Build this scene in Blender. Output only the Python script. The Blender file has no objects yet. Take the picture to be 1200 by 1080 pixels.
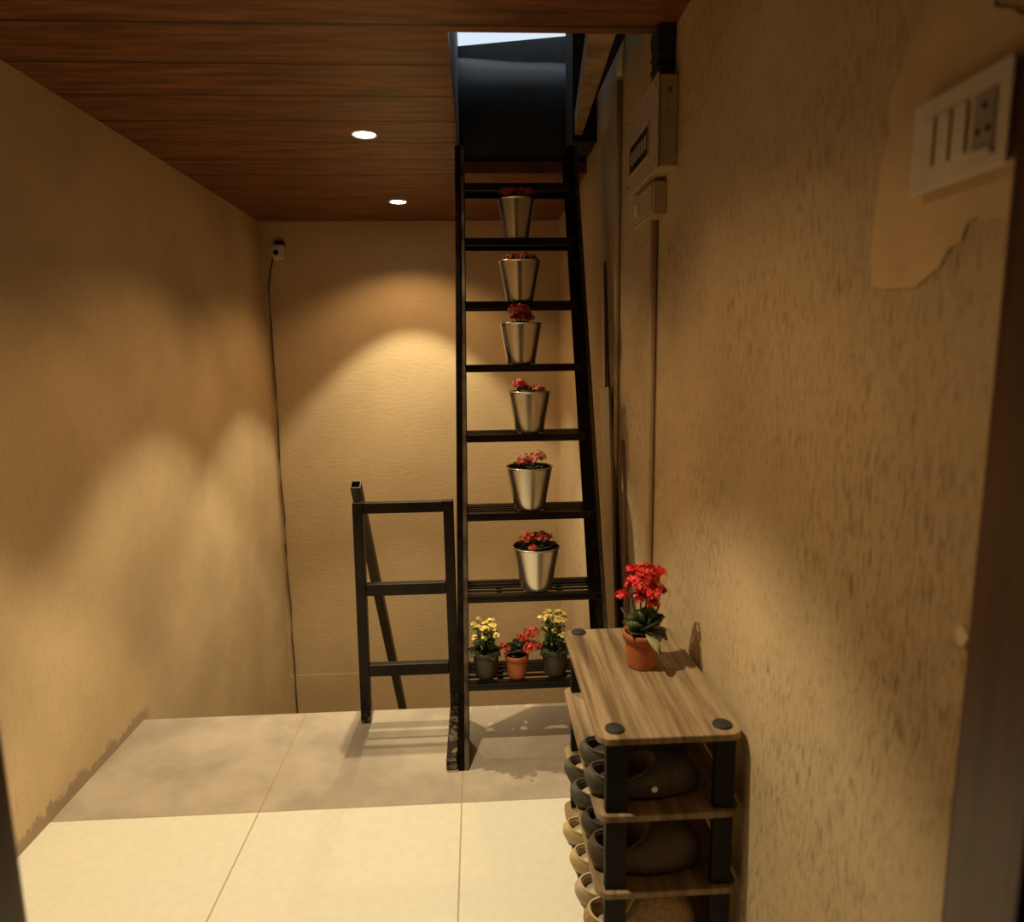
import bpy, bmesh, math, random
from mathutils import Vector, Matrix, Euler
random.seed(7)
S = bpy.context.scene
COL = S.collection
PI = math.pi

# ------------------------------------------------------------------ dimensions (metres)
XL, XR = -1.2965, 0.528          # left / right wall faces
ZC = 2.183                       # ceiling
YB, YE = 4.297, 2.442            # back wall, edge of the landing
HX0, HY0, HY1 = -0.055, 1.882, 3.22   # roof hatch
CAMZ = 1.35

# ------------------------------------------------------------------ materials
def new_mat(name):
    m = bpy.data.materials.new(name); m.use_nodes = True
    nt = m.node_tree
    return m, nt, nt.nodes['Principled BSDF']

def nd(nt, typ, **kw):
    n = nt.nodes.new(typ)
    for k, v in kw.items():
        setattr(n, k, v)
    return n

def math_n(nt, op, a, b=None, c=None):
    n = nd(nt, 'ShaderNodeMath', operation=op)
    for i, v in enumerate((a, b, c)):
        if v is None: continue
        if isinstance(v, (int, float)): n.inputs[i].default_value = v
        else: nt.links.new(v, n.inputs[i])
    return n.outputs[0]

def noise(nt, vec, scale, detail=4, rough=.55):
    n = nd(nt, 'ShaderNodeTexNoise')
    n.inputs['Scale'].default_value = scale
    n.inputs['Detail'].default_value = detail
    n.inputs['Roughness'].default_value = rough
    nt.links.new(vec, n.inputs['Vector'])
    return n.outputs['Fac']

def coords(nt, scale=(1, 1, 1), loc=(0, 0, 0)):
    t = nd(nt, 'ShaderNodeTexCoord')
    mp = nd(nt, 'ShaderNodeMapping')
    mp.inputs['Scale'].default_value = scale
    mp.inputs['Location'].default_value = loc
    nt.links.new(t.outputs['Object'], mp.inputs['Vector'])
    return mp.outputs['Vector']

def ramp(nt, fac, lo, hi):
    n = nd(nt, 'ShaderNodeMapRange', interpolation_type='SMOOTHSTEP')
    n.inputs['From Min'].default_value = lo
    n.inputs['From Max'].default_value = hi
    nt.links.new(fac, n.inputs['Value'])
    return n.outputs['Result']

def mix(nt, fac, a, b):
    n = nd(nt, 'ShaderNodeMix', data_type='RGBA')
    if isinstance(fac, (int, float)): n.inputs['Factor'].default_value = fac
    else: nt.links.new(fac, n.inputs['Factor'])
    for key, v in (('A', a), ('B', b)):
        s = [i for i in n.inputs if i.name == key and i.type == 'RGBA'][0]
        if isinstance(v, tuple): s.default_value = (*v, 1)
        else: nt.links.new(v, s)
    return [o for o in n.outputs if o.type == 'RGBA'][0]

def bump(nt, bsdf, h, strength, dist=.01):
    b = nd(nt, 'ShaderNodeBump')
    b.inputs['Strength'].default_value = strength
    b.inputs['Distance'].default_value = dist
    nt.links.new(h, b.inputs['Height'])
    nt.links.new(b.outputs['Normal'], bsdf.inputs['Normal'])

def simple(name, col, rough=.5, metal=0., vary=.12, vscale=25., bstr=0., bscale=120., spec=None):
    m, nt, b = new_mat(name)
    v = coords(nt)
    f = noise(nt, v, vscale, 3)
    lo = tuple(c * (1 - vary) for c in col); hi = tuple(min(1, c * (1 + vary)) for c in col)
    nt.links.new(mix(nt, ramp(nt, f, .3, .7), lo, hi), b.inputs['Base Color'])
    b.inputs['Roughness'].default_value = rough
    b.inputs['Metallic'].default_value = metal
    if spec is not None: b.inputs['Specular IOR Level'].default_value = spec
    if bstr: bump(nt, b, noise(nt, v, bscale, 3), bstr, .004)
    return m

WALL = (.60, .458, .280)

def wall_sand():
    m, nt, b = new_mat('sand_textured_plaster')
    v = coords(nt); sv = coords(nt, (1, 9, 1.6)); fine = coords(nt, (1, 1.3, .8))
    big = noise(nt, v, 2.2, 4); grit = noise(nt, fine, 165, 5, .65); streak = noise(nt, sv, 7, 4)
    c = mix(nt, ramp(nt, big, .3, .72), tuple(x * .86 for x in WALL), tuple(x * 1.08 for x in WALL))
    c = mix(nt, math_n(nt, 'MULTIPLY', ramp(nt, streak, .5, .8), .22), c, (.33, .24, .13))
    c = mix(nt, math_n(nt, 'MULTIPLY', ramp(nt, grit, .50, .70), .40), c, (.26, .18, .09))
    # unfinished grey cement band where the plaster has come off at the foot of the wall
    sep = nd(nt, 'ShaderNodeSeparateXYZ'); nt.links.new(v, sep.inputs[0])
    edge = math_n(nt, 'ADD', math_n(nt, 'MULTIPLY', noise(nt, coords(nt, (1, 1.6, 1)), 7, 9, .78), .20), -.055)
    stain = ramp(nt, math_n(nt, 'SUBTRACT', edge, sep.outputs['Z']), -.004, .014)
    stain = math_n(nt, 'MULTIPLY', stain, ramp(nt, sep.outputs['Y'], 2.52, 2.42))
    c = mix(nt, math_n(nt, 'MULTIPLY', stain, .70), c, (.27, .205, .15))
    nt.links.new(c, b.inputs['Base Color'])
    b.inputs['Roughness'].default_value = .9; b.inputs['Specular IOR Level'].default_value = .15
    h = math_n(nt, 'ADD', grit, math_n(nt, 'MULTIPLY', streak, .8))
    bump(nt, b, h, .3, .004)
    return m

def wall_scratch():
    m, nt, b = new_mat('rustic_scratched_plaster')
    v = coords(nt); sv = coords(nt, (1, 7.5, .62)); fine = coords(nt, (1, 2.4, .6))
    big = noise(nt, v, 2.6, 4); s1 = noise(nt, sv, 34, 5, .68); g = noise(nt, fine, 80, 4, .6)
    c = mix(nt, ramp(nt, big, .3, .72), tuple(x * .80 for x in WALL), tuple(x * .98 for x in WALL))
    dens = ramp(nt, noise(nt, v, 3.0, 5), .34, .66)
    sc = math_n(nt, 'MULTIPLY', ramp(nt, s1, .535, .605), dens)
    c = mix(nt, math_n(nt, 'MULTIPLY', sc, .8), c, (.13, .08, .04))
    c = mix(nt, math_n(nt, 'MULTIPLY', ramp(nt, g, .54, .70), .5), c, (.20, .13, .06))
    nt.links.new(c, b.inputs['Base Color'])
    b.inputs['Roughness'].default_value = .85; b.inputs['Specular IOR Level'].default_value = .2
    h = math_n(nt, 'ADD', math_n(nt, 'MULTIPLY', sc, -1.4), g)
    bump(nt, b, h, .35, .006)
    return m

def wall_brushed():
    m, nt, b = new_mat('brushed_back_plaster')
    v = coords(nt); sv = coords(nt, (1.5, 1, 5))
    big = noise(nt, v, 2.0, 4); s1 = noise(nt, sv, 14, 5, .6); g = noise(nt, v, 120, 3)
    c = mix(nt, ramp(nt, big, .3, .72), tuple(x * .9 for x in WALL), tuple(x * 1.06 for x in WALL))
    c = mix(nt, math_n(nt, 'MULTIPLY', ramp(nt, s1, .58, .78), .3), c, (.30, .21, .10))
    nt.links.new(c, b.inputs['Base Color'])
    b.inputs['Roughness'].default_value = .9; b.inputs['Specular IOR Level'].default_value = .15
    bump(nt, b, math_n(nt, 'ADD', s1, math_n(nt, 'MULTIPLY', g, .4)), .35, .006)
    return m

def floor_tiles():
    m, nt, b = new_mat('glazed_floor_tiles')
    v = coords(nt); sep = nd(nt, 'ShaderNodeSeparateXYZ'); nt.links.new(v, sep.inputs[0])
    T = .6128
    def line(out, off):
        u = math_n(nt, 'DIVIDE', math_n(nt, 'SUBTRACT', out, off), T)
        fr = math_n(nt, 'ABSOLUTE', math_n(nt, 'SUBTRACT', u, math_n(nt, 'ROUND', u)))
        return ramp(nt, fr, .0042, .0028)
    g = math_n(nt, 'MAXIMUM', line(sep.outputs['X'], -.6857), line(sep.outputs['Y'], 1.872))
    n1 = noise(nt, v, 3.2, 6, .62); n2 = noise(nt, v, 40, 3)
    cream = mix(nt, ramp(nt, n2, .3, .7), (.74, .71, .61), (.78, .75, .65))
    grey = mix(nt, ramp(nt, n1, .3, .7), (.32, .275, .225), (.49, .415, .33))
    far = ramp(nt, sep.outputs['Y'], 1.8715, 1.8725)
    c = mix(nt, far, cream, grey)
    spots = ramp(nt, noise(nt, v, 22, 2), .76, .80)
    c = mix(nt, math_n(nt, 'MULTIPLY', spots, .4), c, (.42, .30, .14))
    c = mix(nt, math_n(nt, 'MULTIPLY', g, .8), c, (.36, .26, .14))
    nt.links.new(c, b.inputs['Base Color'])
    nt.links.new(math_n(nt, 'ADD', math_n(nt, 'MULTIPLY', n1, .2), .34), b.inputs['Roughness'])
    b.inputs['Specular IOR Level'].default_value = .3
    bump(nt, b, math_n(nt, 'MULTIPLY', g, -1), .3, .002)
    return m

def ceiling_planks():
    m, nt, b = new_mat('dark_wood_ceiling_planks')
    v = coords(nt); sep = nd(nt, 'ShaderNodeSeparateXYZ'); nt.links.new(v, sep.inputs[0])
    u = math_n(nt, 'DIVIDE', math_n(nt, 'SUBTRACT', sep.outputs['Y'], 1.845), .2335)
    rd = math_n(nt, 'ROUND', u)
    fr = math_n(nt, 'ABSOLUTE', math_n(nt, 'SUBTRACT', u, rd))
    groove = ramp(nt, fr, .036, .014)
    idx = math_n(nt, 'FLOOR', u)
    wn = nd(nt, 'ShaderNodeTexWhiteNoise', noise_dimensions='1D'); nt.links.new(idx, wn.inputs['W'])
    cmb = nd(nt, 'ShaderNodeCombineXYZ')
    nt.links.new(math_n(nt, 'ADD', math_n(nt, 'MULTIPLY', sep.outputs['X'], 1.5), math_n(nt, 'MULTIPLY', wn.outputs['Value'], 30)), cmb.inputs[0])
    nt.links.new(math_n(nt, 'MULTIPLY', sep.outputs['Y'], 14), cmb.inputs[1])
    gr = noise(nt, cmb.outputs[0], 2.4, 6, .6); 
    cm2 = nd(nt, 'ShaderNodeCombineXYZ')
    nt.links.new(math_n(nt, 'MULTIPLY', sep.outputs['X'], 2.5), cm2.inputs[0]); nt.links.new(math_n(nt, 'MULTIPLY', sep.outputs['Y'], 60), cm2.inputs[1])
    fg = noise(nt, cm2.outputs[0], 2, 4)
    c = mix(nt, ramp(nt, gr, .32, .68), (.075, .026, .012), (.27, .105, .044))
    c = mix(nt, math_n(nt, 'MULTIPLY', ramp(nt, fg, .45, .75), .4), c, (.085, .028, .012))
    c = mix(nt, math_n(nt, 'MULTIPLY', wn.outputs['Value'], .25), c, (.14, .05, .02))
    c = mix(nt, math_n(nt, 'MULTIPLY', groove, .85), c, (.02, .008, .004))
    nt.links.new(c, b.inputs['Base Color'])
    b.inputs['Roughness'].default_value = .42; b.inputs['Specular IOR Level'].default_value = .35
    bump(nt, b, math_n(nt, 'MULTIPLY', groove, -1), .6, .004)
    return m

def rack_wood():
    m, nt, b = new_mat('walnut_laminate')
    sv = coords(nt, (22, 1.1, 4)); v = coords(nt, (90, 2.5, 4))
    a = noise(nt, sv, 1.6, 6, .62); f = noise(nt, v, 1.4, 4)
    c = mix(nt, ramp(nt, a, .28, .70), (.115, .072, .038), (.40, .285, .165))
    c = mix(nt, math_n(nt, 'MULTIPLY', ramp(nt, f, .48, .72), .5), c, (.15, .09, .045))
    nt.links.new(c, b.inputs['Base Color']); b.inputs['Roughness'].default_value = .5
    b.inputs['Specular IOR Level'].default_value = .35
    return m

def black_steel():
    m, nt, b = new_mat('worn_black_paint_on_steel')
    v = coords(nt); w = noise(nt, v, 26, 6, .72); sep = nd(nt, 'ShaderNodeSeparateXYZ'); nt.links.new(v, sep.inputs[0])
    c = mix(nt, ramp(nt, noise(nt, v, 7, 3), .3, .7), (.008, .006, .005), (.018, .013, .010))
    # paint scuffed off by shoes near the floor
    low = ramp(nt, sep.outputs['Z'], .22, .0)
    wear = ramp(nt, math_n(nt, 'ADD', w, math_n(nt, 'MULTIPLY', low, .19)), .66, .82)
    c = mix(nt, math_n(nt, 'MULTIPLY', wear, .8), c, (.30, .22, .15))
    nt.links.new(c, b.inputs['Base Color'])
    b.inputs['Roughness'].default_value = .38; b.inputs['Specular IOR Level'].default_value = .2
    bump(nt, b, w, .08, .002)
    return m

def steel():
    m, nt, b = new_mat('brushed_stainless_steel')
    v = coords(nt, (1, 1, 40)); f = noise(nt, v, 30, 3)
    nt.links.new(mix(nt, f, (.66, .62, .55), (.78, .74, .66)), b.inputs['Base Color'])
    b.inputs['Metallic'].default_value = .93
    b.inputs['Roughness'].default_value = .27
    return m

def jamb_wood():
    m, nt, b = new_mat('polished_dark_door_wood')
    sv = coords(nt, (40, 40, 1.5)); a = noise(nt, sv, 1.5, 5)
    nt.links.new(mix(nt, ramp(nt, a, .3, .7), (.045, .017, .008), (.085, .034, .016)), b.inputs['Base Color'])
    b.inputs['Roughness'].default_value = .3; b.inputs['Specular IOR Level'].default_value = .42
    return m

def emis(name, col, strength):
    m, nt, b = new_mat(name)
    b.inputs['Base Color'].default_value = (1, 1, 1, 1)
    b.inputs['Emission Color'].default_value = (*col, 1); b.inputs['Emission Strength'].default_value = strength
    return m

M = dict(
    sand=wall_sand(), scratch=wall_scratch(), brushed=wall_brushed(), tiles=floor_tiles(), planks=ceiling_planks(),
    flange=simple('brown_black_lit_paint', (.040, .026, .017), .5, vary=.4, vscale=30),  # brown tone stands for light on the facing steel
    flangepale=simple('pale_brown_black_paint', (.085, .062, .044), .45, vary=.75, vscale=16),  # paler, blotchier brown-black for the left stringer's flanges
    matteblack=simple('matte_black_paint', (.011, .008, .006), .75, vary=.4, spec=.0),
    rackwood=rack_wood(), black=black_steel(), steel=steel(), jamb=jamb_wood(),
    roomwall=simple('dark_brown_room_paint', (.05, .032, .02), .85),
    glow=emis('lit_led_diffuser', (1, .93, .80), 14),
    whitemetal=simple('white_enamel', (.70, .66, .60), .4),
    plastic=simple('ivory_plastic', (.66, .58, .45), .35, vary=.05),
    plasticbox=simple('cream_painted_metal', (.42, .33, .20), .45, vary=.08),
    greysw=simple('grey_switch_plastic', (.30, .25, .19), .45, vary=.06),
    plaster=simple('smooth_patch_plaster', (.60, .43, .235), .8, vary=.10, vscale=8, bstr=.15, bscale=30),
    pale=simple('white_filler', (.68, .58, .42), .8),
    blackpl=simple('black_plastic', (.008, .007, .0065), .5, spec=.2),
    rubber=simple('black_rubber', (.016, .015, .014), .7, bstr=.1),
    nursery=simple('dark_nursery_pot_plastic', (.040, .030, .020), .5),
    terra=simple('terracotta_plastic', (.40, .115, .035), .55, vary=.1),
    soil=simple('potting_soil', (.018, .012, .008), .95, vary=.5, vscale=90, bstr=.8),
    leaf=simple('succulent_leaf_green', (.060, .105, .030), .45, vary=.35, vscale=14),
    leafdark=simple('dark_leaf_green', (.030, .052, .016), .5, vary=.4, vscale=14),
    leafpale=simple('pale_leaf_underside', (.30, .32, .15), .55, vary=.2),
    stem=simple('green_stem', (.075, .10, .028), .55),
    red=simple('vivid_red_petals', (.62, .022, .018), .5, vary=.3, vscale=60),
    dullred=simple('dusky_red_petals', (.48, .055, .030), .55, vary=.35, vscale=60),
    pink=simple('pink_petals', (.55, .11, .08), .55, vary=.3, vscale=60),
    yellow=simple('yellow_petals', (.74, .60, .16), .5, vary=.25, vscale=60),
    cream=simple('cream_bud', (.72, .62, .38), .5),
    conduit=simple('plaster_coloured_conduit', (.47, .36, .21), .45, vary=.08),
    board=simple('tan_laminate_board', (.30, .20, .105), .28, vary=.12, vscale=6),
    board2=simple('pale_board', (.44, .32, .17), .35, vary=.12, vscale=6),
    stick=simple('brown_stick', (.17, .105, .05), .5),
    roughwood=simple('raw_shuttering_timber', (.30, .20, .12), .8, vary=.35, vscale=12, bstr=.3),
    greyloft=simple('grey_loft_plaster', (.20, .21, .22), .7, vary=.2, vscale=5),
    tarp=simple('dark_grey_tarpaulin', (.030, .031, .033), .45, vary=.25, vscale=4, bstr=.2, bscale=12),
    loftshade=simple('black_loft_shade', (.008, .008, .009), .9),  # black stands in for the unlit depths around the hatch
    concrete=simple('stairwell_concrete', (.26, .21, .14), .9, vary=.25, vscale=6, bstr=.3),
    greyshoe=simple('grey_knit_fabric', (.095, .085, .070), .8, vary=.2, vscale=60, bstr=.3, bscale=260),
    darkshoe=simple('charcoal_suede', (.060, .052, .045), .75, vary=.2, bstr=.2, bscale=260),
    brownshoe=simple('dark_brown_leather', (.105, .068, .040), .45, vary=.2),
    taupe=simple('taupe_fabric', (.105, .078, .050), .8, vary=.15, bstr=.3, bscale=260),
    creamshoe=simple('cream_canvas', (.56, .44, .24), .8, vary=.12, bstr=.3, bscale=260),
    beigeshoe=simple('beige_canvas', (.50, .415, .29), .8, vary=.12, bstr=.3, bscale=260),
    tanshoe=simple('woven_tan_leather', (.40, .25, .12), .6, vary=.3, vscale=160, bstr=.5, bscale=200),
    insole=simple('pale_insole', (.62, .52, .33), .8),
    insoledk=simple('dark_insole', (.05, .045, .04), .9),
    bagcloth=simple('black_nylon', (.012, .012, .012), .6, bstr=.2, bscale=80),
    chrome=simple('chrome_button', (.75, .74, .72), .25, metal=1.),
    blackcable=simple('dark_cable', (.05, .035, .022), .6),
)

# ------------------------------------------------------------------ mesh helpers
class MB:
    def __init__(s): s.bm = bmesh.new()
    def box(s, x0, x1, y0, y1, z0, z1, bev=0., mtx=None):
        vs = [s.bm.verts.new((x, y, z)) for x in (x0, x1) for y in (y0, y1) for z in (z0, z1)]
        q = [(0, 1, 3, 2), (4, 6, 7, 5), (0, 4, 5, 1), (2, 3, 7, 6), (0, 2, 6, 4), (1, 5, 7, 3)]
        fs = [s.bm.faces.new([vs[i] for i in f]) for f in q]
        if bev:
            es = list({e for f in fs for e in f.edges})
            r = bmesh.ops.bevel(s.bm, geom=es, offset=bev, segments=2, profile=.6, affect='EDGES')
            vs = list({v for f in r['faces'] for v in f.verts} | {v for v in vs if v.is_valid})
        if mtx is not None:
            for v in vs: v.co = mtx @ v.co
        return s
    def hexa(s, pts):                       # 8 points: bottom loop then top loop
        vs = [s.bm.verts.new(p) for p in pts]
        for f in ((3, 2, 1, 0), (4, 5, 6, 7), (0, 1, 5, 4), (1, 2, 6, 5), (2, 3, 7, 6), (3, 0, 4, 7)):
            s.bm.faces.new([vs[i] for i in f])
        return s
    def tube(s, pts, rad, seg=10, cap=True):
        pts = [Vector(p) for p in pts]; n = len(pts)
        rr = rad if isinstance(rad, (list, tuple)) else [rad] * n
        up = Vector((0, 0, 1)); rings = []
        for i, p in enumerate(pts):
            d = (pts[min(i + 1, n - 1)] - pts[max(i - 1, 0)]).normalized()
            a = d.cross(up)
            if a.length < 1e-3: a = d.cross(Vector((0, 1, 0)))
            a.normalize(); b = d.cross(a).normalized()
            rings.append([s.bm.verts.new(p + (a * math.cos(2 * PI * k / seg) + b * math.sin(2 * PI * k / seg)) * rr[i]) for k in range(seg)])
        for i in range(n - 1):
            for k in range(seg):
                f = s.bm.faces.new((rings[i][k], rings[i][(k + 1) % seg], rings[i + 1][(k + 1) % seg], rings[i + 1][k])); f.smooth = True
        if cap:
            s.bm.faces.new(rings[0][::-1]); s.bm.faces.new(rings[-1])
        return s
    def lathe(s, prof, c=(0, 0, 0), seg=40, capb=True, capt=False, smooth=True):
        rings = []
        for r, z in prof:
            rings.append([s.bm.verts.new((c[0] + r * math.cos(2 * PI * k / seg), c[1] + r * math.sin(2 * PI * k / seg), c[2] + z)) for k in range(seg)])
        for i in range(len(rings) - 1):
            for k in range(seg):
                f = s.bm.faces.new((rings[i][k], rings[i][(k + 1) % seg], rings[i + 1][(k + 1) % seg], rings[i + 1][k])); f.smooth = smooth
        if capb: s.bm.faces.new(rings[0][::-1])
        if capt: s.bm.faces.new(rings[-1])
        return s
    def prism(s, poly, z0, z1):             # poly of (x, y), extruded in z
        a = [s.bm.verts.new((x, y, z0)) for x, y in poly]; b = [s.bm.verts.new((x, y, z1)) for x, y in poly]
        n = len(poly)
        s.bm.faces.new(a[::-1]); s.bm.faces.new(b)
        for i in range(n): s.bm.faces.new((a[i], a[(i + 1) % n], b[(i + 1) % n], b[i]))
        return s
    def prism_x(s, poly, x0, x1):           # poly of (y, z), extruded in x
        a = [s.bm.verts.new((x0, y, z)) for y, z in poly]; b = [s.bm.verts.new((x1, y, z)) for y, z in poly]
        n = len(poly)
        s.bm.faces.new(a); s.bm.faces.new(b[::-1])
        for i in range(n): s.bm.faces.new((a[i], b[i], b[(i + 1) % n], a[(i + 1) % n]))
        return s
    def build(s, name, mat, parent=None, mods=None, fix=True):
        if fix: bmesh.ops.recalc_face_normals(s.bm, faces=s.bm.faces)
        me = bpy.data.meshes.new(name); s.bm.to_mesh(me); s.bm.free()
        o = bpy.data.objects.new(name, me); COL.objects.link(o)
        me.materials.append(mat)
        if parent: o.parent = parent
        return o

def tag(o, label, cat, group=None):
    o['label'] = label; o['category'] = cat
    if group: o['group'] = group
    return o
def thing(name, label, cat, loc=(0, 0, 0), rz=0., group=None):
    o = bpy.data.objects.new(name, None); COL.objects.link(o)
    o.empty_display_size = .05
    o.location = loc; o.rotation_euler = (0, 0, rz)
    return tag(o, label, cat, group)
def struct(name, mb, mat):
    o = mb.build(name, mat); o['kind'] = 'structure'; return o
def bevel(o, w=.003, seg=2):
    b = o.modifiers.new('bevel', 'BEVEL'); b.width = w; b.segments = seg; b.limit_method = 'ANGLE'; b.angle_limit = .6
    return o
def subsurf(o, n=1):
    b = o.modifiers.new('sub', 'SUBSURF'); b.levels = n; b.render_levels = n
    for p in o.data.polygons: p.use_smooth = True
    return o
def dup(root, loc, rz, label):
    r = root.copy(); COL.objects.link(r); r.location = loc; r.rotation_euler = (0, 0, rz); r['label'] = label
    for ch in list(root.children):
        c = ch.copy(); COL.objects.link(c); c.parent = r
        for g in ch.children:
            d = g.copy(); COL.objects.link(d); d.parent = c
    return r

# ------------------------------------------------------------------ the setting
struct('floor', MB().box(XL - .1, XR + .1, .58, YE, -.12, 0), M['tiles'])
struct('floor_room', MB().box(XL - .1, XR + .1, -.85, .58, -.12, 0), M['jamb'])
struct('floor_lower', MB().box(XL - .1, XR + .1, YE, YB + .1, -1.75, -1.62), M['concrete'])
struct('wall_landing', MB().box(XL - .1, XR + .1, YE - .1, YE, -1.62, -.12), M['concrete'])
struct('wall_left', MB().box(XL - .1, XL, .58, YB + .1, -1.62, ZC), M['sand'])
struct('wall_right', MB().box(XR, XR + .1, .58, YB + .1, -1.62, 2.86), M['scratch'])
struct('wall_back', MB().box(XL, XR, YB, YB + .1, -1.62, ZC), M['brushed'])
struct('trim_1', MB().box(XL, XR, YB - .004, YB, -1.62, -.75), M['brushed'])
struct('wall_rear', MB().box(XL - .1, XR + .1, -.85, -.75, 0, ZC), M['roomwall'])
struct('wall_room_left', MB().box(XL - .1, XL, -.75, .58, 0, ZC), M['roomwall'])
struct('wall_room_right', MB().box(XR, XR + .1, -.75, .58, 0, ZC), M['roomwall'])
mb = MB()
mb.box(XL - .1, HX0, -.85, YB + .1, ZC, ZC + .05)
mb.box(HX0, XR, -.85, HY0, ZC, ZC + .05)
mb.box(HX0, XR, HY1, YB + .1, ZC, ZC + .05)
struct('ceiling', mb, M['planks'])
# partition with the doorway the picture is taken through
struct('wall_front', MB().box(XL, -.60, .52, .64, 0, ZC), M['sand'])
struct('wall_front_header', MB().box(-.60, XR, .52, .64, 2.02, ZC), M['sand'])
d = struct('door_1', MB().box(-.60, -.482, .51, .645, 0, 2.02, .004).box(.512, XR, .545, .642, 0, 2.02, .004)
           .box(-.482, .512, .51, .645, 1.94, 2.02, .004), M['jamb'])
# loft over the hatch
struct('wall_loft_left', MB().box(HX0 - .03, HX0, HY0 - .05, 3.5, ZC + .05, 2.86), M['greyloft'])
struct('wall_loft_front', MB().box(HX0, XR, HY0 - .1, HY0 - .02, ZC + .05, 2.95), M['greyloft'])
struct('loft_sky_blocker', MB().box(HX0 - .03, XR + .1, HY0 - .1, 3.02, 2.95, 3.02), M['greyloft'])  # unseen roof added to hold back sky light in the shaft
struct('wall_loft_back', MB().box(HX0 - .03, XR, 3.26, 3.32, ZC + .05, 2.60), M['loftshade'])
# bulging dark sheet closing the far side of the loft
mb = MB()
pf = [(3.37, 2.735), (3.30, 2.700), (3.24, 2.635), (3.205, 2.55), (3.195, 2.46), (3.205, 2.37), (3.23, 2.29), (3.25, 2.24)]
ra = []; rb = []
for k, (y, z) in enumerate(pf):
    ra.append([mb.bm.verts.new((HX0 + (XR - HX0) * u, y + .006 * math.sin(u * 6 + k), z - .03 * u * (1 - k / 8) + .003 * math.sin(u * 9 + k * .7))) for u in [q / 12 for q in range(13)]])
for k in range(len(pf) - 1):
    for q in range(12):
        f = mb.bm.faces.new((ra[k][q], ra[k][q + 1], ra[k + 1][q + 1], ra[k + 1][q])); f.smooth = True
mb.hexa([(HX0, 3.37, 2.68), (XR, 3.37, 2.66), (XR, 3.39, 2.66), (HX0, 3.39, 2.68),
         (HX0, 3.37, 2.782), (XR, 3.37, 2.838), (XR, 3.39, 2.838), (HX0, 3.39, 2.782)])
struct('trim_2', mb, M['tarp'])
struct('trim_3', MB().hexa([(.325, 1.885, 2.24), (.405, 1.885, 2.24), (.455, 2.90, 2.25), (.425, 2.90, 2.25),
                            (.325, 1.885, 2.33), (.405, 1.885, 2.33), (.455, 2.90, 2.33), (.425, 2.90, 2.33)]), M['roughwood'])
struct('loft_shade_block', MB().box(.432, .468, 1.885, 2.70, 2.30, 2.40).box(.425, XR, 2.96, 3.18, ZC + .06, 2.80), M['loftshade'])  # dark strip as the shadow gap; block added against sky spill
# smooth making-good around the switch, and a dab of filler
pp = [(.885, 1.44), (.80, 1.425), (.74, 1.46), (.70, 1.49), (.648, 1.48), (.648, 1.66), (.70, 1.69), (.72, 1.78), (.80, 1.80),
      (.815, 1.74), (.85, 1.69), (.868, 1.665), (.872, 1.60), (.89, 1.53), (.895, 1.48)]
pts = []
for i in range(len(pp)):
    a, b2 = pp[i], pp[(i + 1) % len(pp)]
    for t in (0, .33, .66):
        pts.append((a[0] + (b2[0] - a[0]) * t + random.uniform(-.006, .006), a[1] + (b2[1] - a[1]) * t + random.uniform(-.006, .006)))
struct('trim_5', MB().prism_x(pts, XR - .0025, XR), M['plaster'])
struct('trim_6', MB().prism_x([(.666 + .009 * math.cos(a / 9 * 2 * PI) * (1 + .25 * math.sin(a * 2)), 1.041 + .011 * math.sin(a / 9 * 2 * PI)) for a in range(9)], XR - .004, XR), M['pale'])

# ------------------------------------------------------------------ downlights
def downlight(y, label):
    t = thing('ceiling_downlight', label, 'light', (-.40, y, ZC), 0, 'recessed ceiling downlights')
    MB().lathe([(.040, -.001), (.047, -.006), (.050, -.004), (.051, 0)], seg=40, capb=False).build('rim', M['whitemetal'], t)
    MB().lathe([(.0405, -.0025), (.03, -.0045), (.0, -.005)], seg=40, capb=False).build('diffuser', M['glow'], t)
    return t
LY = (1.250, 2.683, 3.776)
downlight(LY[2], 'round lit downlight at the far end of the wood ceiling, nearest the back wall')
downlight(LY[1], 'round lit downlight in the middle of the wood ceiling, larger of the two seen')
downlight(LY[0], 'round lit downlight nearest the doorway, above the near floor tiles')
def spot(y, watts, half, blend, size, col, x=-.40):
    L = bpy.data.lights.new('downlight_beam', 'SPOT'); L.energy = watts; L.color = col
    L.spot_size = 2 * half; L.spot_blend = blend; L.shadow_soft_size = size
    o = bpy.data.objects.new('downlight_beam', L); COL.objects.link(o); o.location = (x, y, ZC - .012)
    o['kind'] = 'structure'
HOTC, WIDEC = (1.0, .86, .54), (1.0, .62, .29)   # white centre, warmer halo of an LED downlight
HOT, WIDE = 90, 24
for y in LY:
    spot(y, HOT, math.radians(40.5), .30, .015, HOTC)
    spot(y, WIDE, math.radians(64), .45, .018, WIDEC)

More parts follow.
